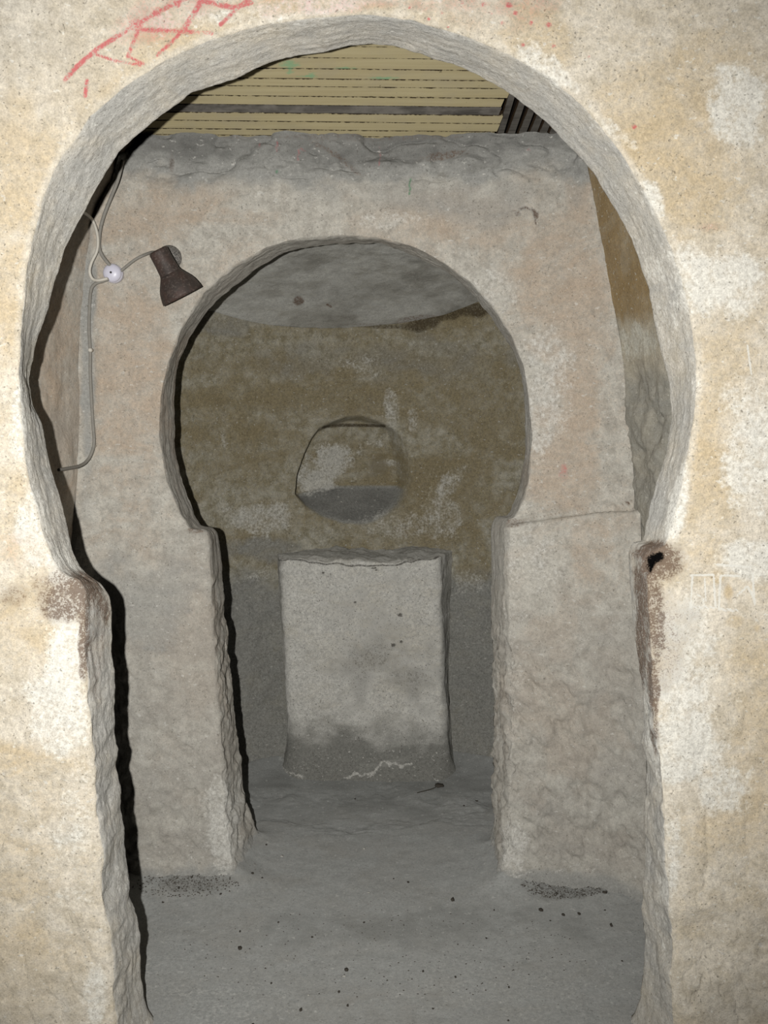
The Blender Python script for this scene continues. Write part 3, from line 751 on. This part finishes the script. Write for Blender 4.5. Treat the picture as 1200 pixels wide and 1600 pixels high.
# dark slats running front to back beside the boards
for i, (ub, wb, ut, wt) in enumerate([(774, 9, 797, 10), (789, 11, 818, 9), (805.5, 11, 838, 9), (822, 11, 856, 9), (837.5, 11, 872, 9), (853, 11, 888, 9), (868.5, 11, 905, 9)]):
    cs = [on_boards((u, v), 0.012) for u, v in ((ub, 222), (ub + wb, 222), (ut + wt, 142), (ut, 142))]
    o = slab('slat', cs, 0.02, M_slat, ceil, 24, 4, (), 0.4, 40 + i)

# ------------------------------------------------------------------ small fittings on the middle wall
def tube(name, pts, rad, mat, parent=None, sides=10, sub=8):
    pts = [np.asarray(p, float) for p in pts]
    q = [pts[0]] + pts + [pts[-1]]
    path = []
    for i in range(1, len(q) - 2):
        p0, p1, p2, p3 = q[i-1], q[i], q[i+1], q[i+2]
        for k in range(sub):
            t = k / sub
            path.append(0.5 * (2*p1 + (p2-p0)*t + (2*p0-5*p1+4*p2-p3)*t*t + (3*p1-p0-3*p2+p3)*t**3))
    path.append(pts[-1]); path = np.array(path)
    T = np.gradient(path, axis=0); T /= np.linalg.norm(T, axis=1, keepdims=True) + 1e-9
    ref = np.array([0.05, 1, 0.1])
    A = np.cross(T, ref); A /= np.linalg.norm(A, axis=1, keepdims=True) + 1e-9
    Bn = np.cross(T, A)
    vs_, fs = [], []
    for i in range(len(path)):
        for k in range(sides):
            a = 2 * math.pi * k / sides
            vs_.append(tuple(path[i] + rad * (A[i] * math.cos(a) + Bn[i] * math.sin(a))))
    for i in range(len(path) - 1):
        for k in range(sides):
            fs.append((i*sides+k, i*sides+(k+1) % sides, (i+1)*sides+(k+1) % sides, (i+1)*sides+k))
    fs.append(tuple(range(sides))[::-1]); fs.append(tuple(range((len(path)-1)*sides, len(path)*sides)))
    me = bpy.data.meshes.new(name); me.from_pydata(vs_, [], fs)
    for p in me.polygons: p.use_smooth = True
    return new_obj(name, me, mat, parent)

def lathe(name, prof, origin, axis, mat, parent=None, sides=40):
    """prof: (distance along axis, radius) pairs, metres"""
    ax = Vector(axis).normalized()
    a = ax.orthogonal().normalized(); b = ax.cross(a)
    vs_, fs = [], []
    for (t, r_) in prof:
        for k in range(sides):
            an = 2 * math.pi * k / sides
            vs_.append(tuple(Vector(origin) + ax * t + (a * math.cos(an) + b * math.sin(an)) * r_))
    n = len(prof)
    for i in range(n - 1):
        for k in range(sides):
            fs.append((i*sides+k, i*sides+(k+1) % sides, (i+1)*sides+(k+1) % sides, (i+1)*sides+k))
    fs.append(tuple(range(sides))[::-1]); fs.append(tuple(range((n-1)*sides, n*sides)))
    me = bpy.data.meshes.new(name); me.from_pydata(vs_, [], fs)
    for p in me.polygons: p.use_smooth = len(p.vertices) == 4
    me.update()
    return new_obj(name, me, mat, parent)

def local(root):                                      # children were built in world space
    for ch in root.children: ch.matrix_parent_inverse = root.matrix_world.inverted()

def root_at(name, loc, label, cat, group=None):
    o = bpy.data.objects.new(name, None); COL.objects.link(o); o.location = loc
    o.empty_display_size = 0.05
    o['label'] = label; o['category'] = cat
    if group: o['group'] = group
    bpy.context.view_layer.update()
    return o

def simple(name, rgb, rough, spec=0.5, nscale=40, amount=0.15, metallic=0.0):
    m = NT(name)
    c = srgb(*rgb); dk = tuple(x * 0.55 for x in c[:3]) + (1,)
    n = m.noise(nscale, 4, 0.6)
    return m.principled(m.mix(m.math('MULTIPLY', m.ramp(n, 0.4, 0.7), amount), c, dk), rough, m.bump(n, 0.1, 0.001), metallic, spec)

M_white = simple('white_plastic', (226, 224, 238), 0.35, 0.5, 60, 0.06)
M_cable = simple('white_cable_sheath', (214, 208, 196), 0.5, 0.3, 80, 0.15)
M_greycable = simple('dusty_grey_cable', (150, 146, 138), 0.7, 0.2, 80, 0.3)
M_screw = simple('dark_screw', (40, 38, 40), 0.5)
def rusty():
    m = NT('brown_lacquered_metal')
    n = m.noise(28, 5, 0.6); n2 = m.noise(160, 3, 0.6)
    col = m.mix(m.ramp(n, 0.38, 0.66), srgb(66, 58, 54), srgb(78, 62, 56))
    col = m.mix(m.ramp(n2, 0.5, 0.75, 0, 0.5), col, srgb(132, 120, 112))
    return m.principled(col, 0.6, m.bump(n2, 0.15, 0.001), 0.0, 0.35)
M_lamp = rusty()
def meshcloth():
    m = NT('grey_gauze_metal')
    n = m.noise(300, 3, 0.6)
    return m.principled(m.mix(m.ramp(n, 0.35, 0.65), srgb(72, 70, 68), srgb(150, 146, 140)), 0.6, m.bump(n, 0.4, 0.001))
M_gauze = meshcloth()

WY = 3.115                                            # just in front of the wall plaster
# spot lamp: bell shade on a short neck, swivelled on a round wall plate
lamp_c = on_depth((263, 402), WY)
lamp = root_at('spot_lamp', tuple(lamp_c), 'small dark brown bell-shaped metal spot lamp on the wall beside the inner arch', 'lamp')
LY = 3.02
nk = on_depth((247, 392), LY); ws = on_depth((266, 427), LY + 0.005); mo = on_depth((285.5, 463), LY + 0.03)
px = LY / 1500.0
axis = (mo - nk) / np.linalg.norm(mo - nk); Ln = np.linalg.norm(ws - nk); Lb = np.linalg.norm(mo - ws)
plate = lathe('wall_plate', [(0.012, 0.040), (0.0, 0.041), (-0.008, 0.040), (-0.02, 0.034), (-0.03, 0.020), (-0.034, 0.004)], tuple(lamp_c + np.array([0, 0.02, 0])), (0, 1, 0), M_gauze, lamp)
plate['label'] = 'round grey gauze-covered wall plate'
lathe('swivel_arm', [(0, 0.008), (0.05, 0.008), (0.09, 0.010)], tuple(lamp_c), tuple((nk + axis * Ln * 0.45) - lamp_c), M_lamp, lamp, 16)
def P_(*a): return [(t, r_ * px) for t, r_ in a]
neck = lathe('neck', P_((-0.004, 6), (-0.003, 13), (0.001, 14.8), (0.004, 15.2), (Ln * 0.5, 15.4), (Ln * 0.92, 16.2), (Ln, 17.2), (Ln * 1.05, 16.5)), tuple(nk), tuple(axis), M_lamp, lamp)
prof = [(0, 16.6), (0.004, 18.0), (0.12, 19.6), (0.25, 23), (0.4, 26.8), (0.55, 29.6), (0.7, 31.4), (0.85, 32.8), (1.0, 33.6)]
prof = [(t * Lb if t > 0.01 else t, r_) for t, r_ in prof]
inner = [(t, r_ - 1.0) for t, r_ in prof[::-1]][:-2]
shade = lathe('lamp_shade', P_(*prof) + P_(*inner), tuple(ws), tuple(axis), M_lamp, lamp, 48)
bulb = lathe('bulb', P_((0.0, 8), (0.02, 9), (0.035, 16), (0.05, 18), (0.062, 12), (0.066, 3)), tuple(ws), tuple(axis), M_white, lamp, 20)
local(lamp)

# junction box
jc = on_depth((178, 428), WY)
box = root_at('junction_box', tuple(jc), 'round white plastic junction box on the wall left of the brown lamp', 'junction box')
rj = 14.2 * px * 1.02
lathe('base', [(0.03, rj * 0.96), (0.0, rj), (-0.018, rj)], tuple(jc), (0, 1, 0), M_white, box)
cover = lathe('cover', [(-0.018, rj), (-0.022, rj * 0.99), (-0.026, rj * 0.93), (-0.031, rj * 0.75), (-0.034, rj * 0.45), (-0.035, 0.003)], tuple(jc), (0, 1, 0), M_white, box)
lathe('screw', [(-0.033, 0.0036), (-0.0365, 0.0034), (-0.037, 0.001)], tuple(jc), (0, 1, 0), M_screw, box, 12)
local(box)

def cable(name, uvd, rad, mat, label):
    o = tube(name, [on_depth((u, v), d_) for u, v, d_ in uvd], rad, mat)
    o['label'] = label; o['category'] = 'cable'
    return o
cable('cable', [(112, 322, 2.86), (128, 330, 2.95), (143, 342, 3.04), (150, 358, 3.05), (153, 376, 3.05), (151, 393, 3.05), (143, 410, 3.05), (140, 424, 3.05), (144, 435, 3.055), (153, 438, 3.07), (168, 435, 3.08)],
      0.0048, M_cable, 'white cable looping down out of the shadow into the left of the junction box')
cable('cable', [(192, 250, 3.03), (184, 282, 3.04), (172, 312, 3.05), (162, 338, 3.06), (156, 362, 3.065), (155, 386, 3.07), (159, 398, 3.075), (166, 408, 3.08), (173, 416, 3.09)],
      0.0055, M_greycable, 'grey cable coming down from the ceiling into the top of the junction box')
cable('cable', [(188, 424, 3.10), (200, 414, 3.10), (212, 405, 3.10), (224, 399, 3.10), (238, 394, 3.07), (248, 396, 3.03)],
      0.0045, M_greycable, 'short grey cable linking the junction box to the brown lamp')
long_c = cable('cable', [(170, 436, 3.085), (158, 440, 3.08), (148, 444, 3.08), (142, 454, 3.085), (140, 480, 3.105), (139, 515, 3.105), (141, 548, 3.105), (141, 585, 3.105), (143, 625, 3.105), (145, 660, 3.10), (147, 690, 3.09), (143, 708, 3.075),
                         (135, 721, 3.05), (124, 728, 3.0), (110, 731, 2.93), (92, 734, 2.84)], 0.0052, M_greycable, 'long grey cable running down the wall below the junction box')
def ico(name, c, r_, mat, squash=(1, 1, 1), seed=0, parent=None, sub=2):
    bm = bmesh.new(); bmesh.ops.create_icosphere(bm, subdivisions=sub, radius=1)
    rn = random.Random(seed); ph = [rn.uniform(0, 6) for _ in range(3)]
    for v in bm.verts:
        k_ = 1 + 0.22 * math.sin(3 * v.co.x + ph[0]) + 0.18 * math.sin(4 * v.co.y + ph[1]) + rn.uniform(-0.1, 0.1)
        v.co = Vector((v.co.x * squash[0], v.co.y * squash[1], v.co.z * squash[2])) * (r_ * k_)
    me = bpy.data.meshes.new(name); bm.to_mesh(me); bm.free()
    for p in me.polygons: p.use_smooth = True
    o = new_obj(name, me, mat, parent); o.location = c
    return o
for (u, v) in ((141, 547), (146, 697)):
    p = on_depth((u, v), 3.098)
    cl = lathe('clip', [(0.012, 0.007), (0.0, 0.007), (-0.004, 0.006), (-0.006, 0.003)], tuple(p), (0, 1, 0), M_cable, long_c, 14)
    cl['label'] = 'small white cable clip'

# ------------------------------------------------------------------ crumbs on the dirt floor
M_crumb = simple('dark_crumb', (84, 79, 72), 0.9, 0.1, 60, 0.5)
M_pale = simple('pale_chip', (196, 194, 186), 0.9, 0.1, 60, 0.2)
crumbs = [(845, 1423, 9), (955, 1446, 8), (541, 1515, 9), (707, 1406, 10), (345, 1403, 6), (638, 1379, 5), (375, 1483, 9), (435, 1442, 5), (375, 1457, 5), (569, 1442, 5), (488, 1464, 5), (424, 1534, 5), (530, 1550, 6),
          (470, 1577, 8), (543, 1572, 6), (395, 1600, 6), (661, 1518, 6), (712, 1525, 5), (795, 1541, 5), (905, 1428, 7), (880, 1429, 7), (772, 1423, 4), (945, 1424, 4), (972, 1502, 4), (760, 1465, 4), (555, 1244, 4),
          (745, 1247, 5), (725, 1255, 4), (615, 1373, 4), (860, 1438, 4), (677, 1575, 5), (794, 1595, 5), (416, 1330, 5), (395, 1375, 6), (410, 1378, 5), (280, 1395, 5), (300, 1385, 5), (255, 1413, 5), (945, 1400, 9), (920, 1383, 6), (870, 1400, 6)]
floor_tri = None
def ground(u, v):
    p = on_floor((u, v))
    # follow the modelled floor height at that spot
    i = int(np.clip(np.searchsorted(xs, p[0]), 0, len(xs) - 1)); j = int(np.clip(np.searchsorted(ys, p[1]), 0, len(ys) - 1))
    return Vector((p[0], p[1], h[i, j]))
OWN = {(845, 1423): 'largest dark crumb in front of the grit by the right-hand jamb of the inner arch', (955, 1446): 'dark crumb nearest the right jamb of the large arch',
       (541, 1515): 'dark brown pebble alone in the open front part of the earth floor', (707, 1406): 'thin dark sliver on the floor left of the right-hand inner jamb',
       (375, 1483): 'flat dark flake on the floor in front of the left inner jamb', (470, 1577): 'dull grey-brown crumb at the front edge of the floor, left of centre',
       (345, 1403): 'dark crumb at the front of the grit by the left inner jamb', (945, 1400): 'dark crumb at the outer end of the grit by the right inner jamb',
       (745, 1247): 'dark crumb on the apse floor right of the dry leaf, the larger of two', (725, 1255): 'tiny dark crumb on the apse floor just below the dry leaf',
       (555, 1244): 'tiny dark crumb on the apse floor below the middle of the altar'}
for i, (u, v, s_) in enumerate(crumbs):
    g_ = ground(u, v); r_ = s_ * 0.5 * g_.y / 1500 * 0.85
    o = ico('crumb', g_ + Vector((0, 0, r_ * 0.30)), r_, M_crumb, (1.0, 1.3, 0.55), i, None, 1)
    o['label'] = OWN.get((u, v), 'small dark crumb of dirt lying on the grey earth floor'); o['category'] = 'crumb'; o['group'] = 'dark crumbs on the earth floor'
for i, (u, v, s_) in enumerate([(537, 1526, 6), (482, 1554, 4), (440, 1343, 6), (569, 1327, 5), (576, 1396, 4)]):
    g_ = ground(u, v); r_ = s_ * 0.5 * g_.y / 1500
    o = ico('stone_chip', g_ + Vector((0, 0, r_ * 0.30)), r_, M_pale, (1.2, 1.0, 0.5), 70 + i, None, 1)
    o['label'] = 'tiny pale stone chip lying on the grey earth floor'; o['category'] = 'stone chip'; o['group'] = 'pale chips on the earth floor'
g_ = ground(687, 1229)
leaf = ico('dry_leaf', g_ + Vector((0, 0, 0.006)), 0.017, M_crumb, (1.2, 0.9, 0.45), 5, None, 2)
leaf['label'] = 'crumpled dark dry leaf on the floor before the altar'; leaf['category'] = 'leaf'
twig = tube('twig', [on_floor(q) + np.array([0, 0, 0.004]) for q in ((652, 1240), (664, 1237), (672, 1235), (680, 1232))], 0.002, M_crumb)
twig['label'] = 'thin dark twig beside the dry leaf before the altar'; twig['category'] = 'twig'
def gravel(name, cx_, cy_, rx, ry, n, seed, label):
    rn = random.Random(seed); vs_, fs = [], []
    for _ in range(n):
        a = rn.uniform(0, 6.283); q = math.sqrt(rn.random())
        c = ground(cx_ + rx * q * math.cos(a), cy_ + ry * q * math.sin(a)); r_ = rn.uniform(0.001, 0.003)
        b0 = len(vs_); an = rn.uniform(0, 1.6)
        for k in range(4): vs_.append((c.x + r_ * 1.5 * math.cos(an + k * 1.571), c.y + r_ * math.sin(an + k * 1.571), c.z - 0.001))
        vs_.append((c.x + rn.uniform(-1, 1) * r_ * 0.4, c.y, c.z + r_ * 0.9))
        for k in range(4): fs.append((b0 + k, b0 + (k + 1) % 4, b0 + 4))
    me = bpy.data.meshes.new(name); me.from_pydata(vs_, [], fs)
    o = new_obj(name, me, M_crumb); o['kind'] = 'stuff'; o['label'] = label; o['category'] = 'gravel'
gravel('gravel', 885, 1393, 70, 13, 420, 1, 'dark grit strewn at the foot of the jamb right of the inner arch')
gravel('gravel', 290, 1392, 85, 14, 320, 2, 'dark grit strewn at the foot of the jamb left of the inner arch')
gravel('gravel', 600, 1490, 330, 70, 300, 3, 'fine dark specks scattered across the middle of the earth floor')

# ------------------------------------------------------------------ the setting's tags
LBL = {'wall_front': ('cream limewashed rock wall with the large horseshoe arch and red graffiti', 'wall'),
       'wall_middle': ('grey-pink rock wall with the smaller horseshoe arch and the brown lamp', 'wall'),
       'wall_left': ('narrow rock side wall behind the left of the large arch', 'wall'),
       'wall_right': ('umber-stained rock side wall behind the right of the large arch', 'wall'),
       'wall_back': ('curved olive-stained apse wall with a rounded blind niche above the altar', 'wall'),
       'ceiling_back': ('shallow grey rock vault over the apse', 'ceiling'),
       'ceiling': ('pale yellow boarded ceiling with dark slats between the two arches', 'ceiling'),
       'floor': ('trodden grey earth floor running through both arches', 'floor')}
for n_, (l_, c_) in LBL.items():
    o = bpy.data.objects[n_]; o['kind'] = 'structure'; o['label'] = l_; o['category'] = c_
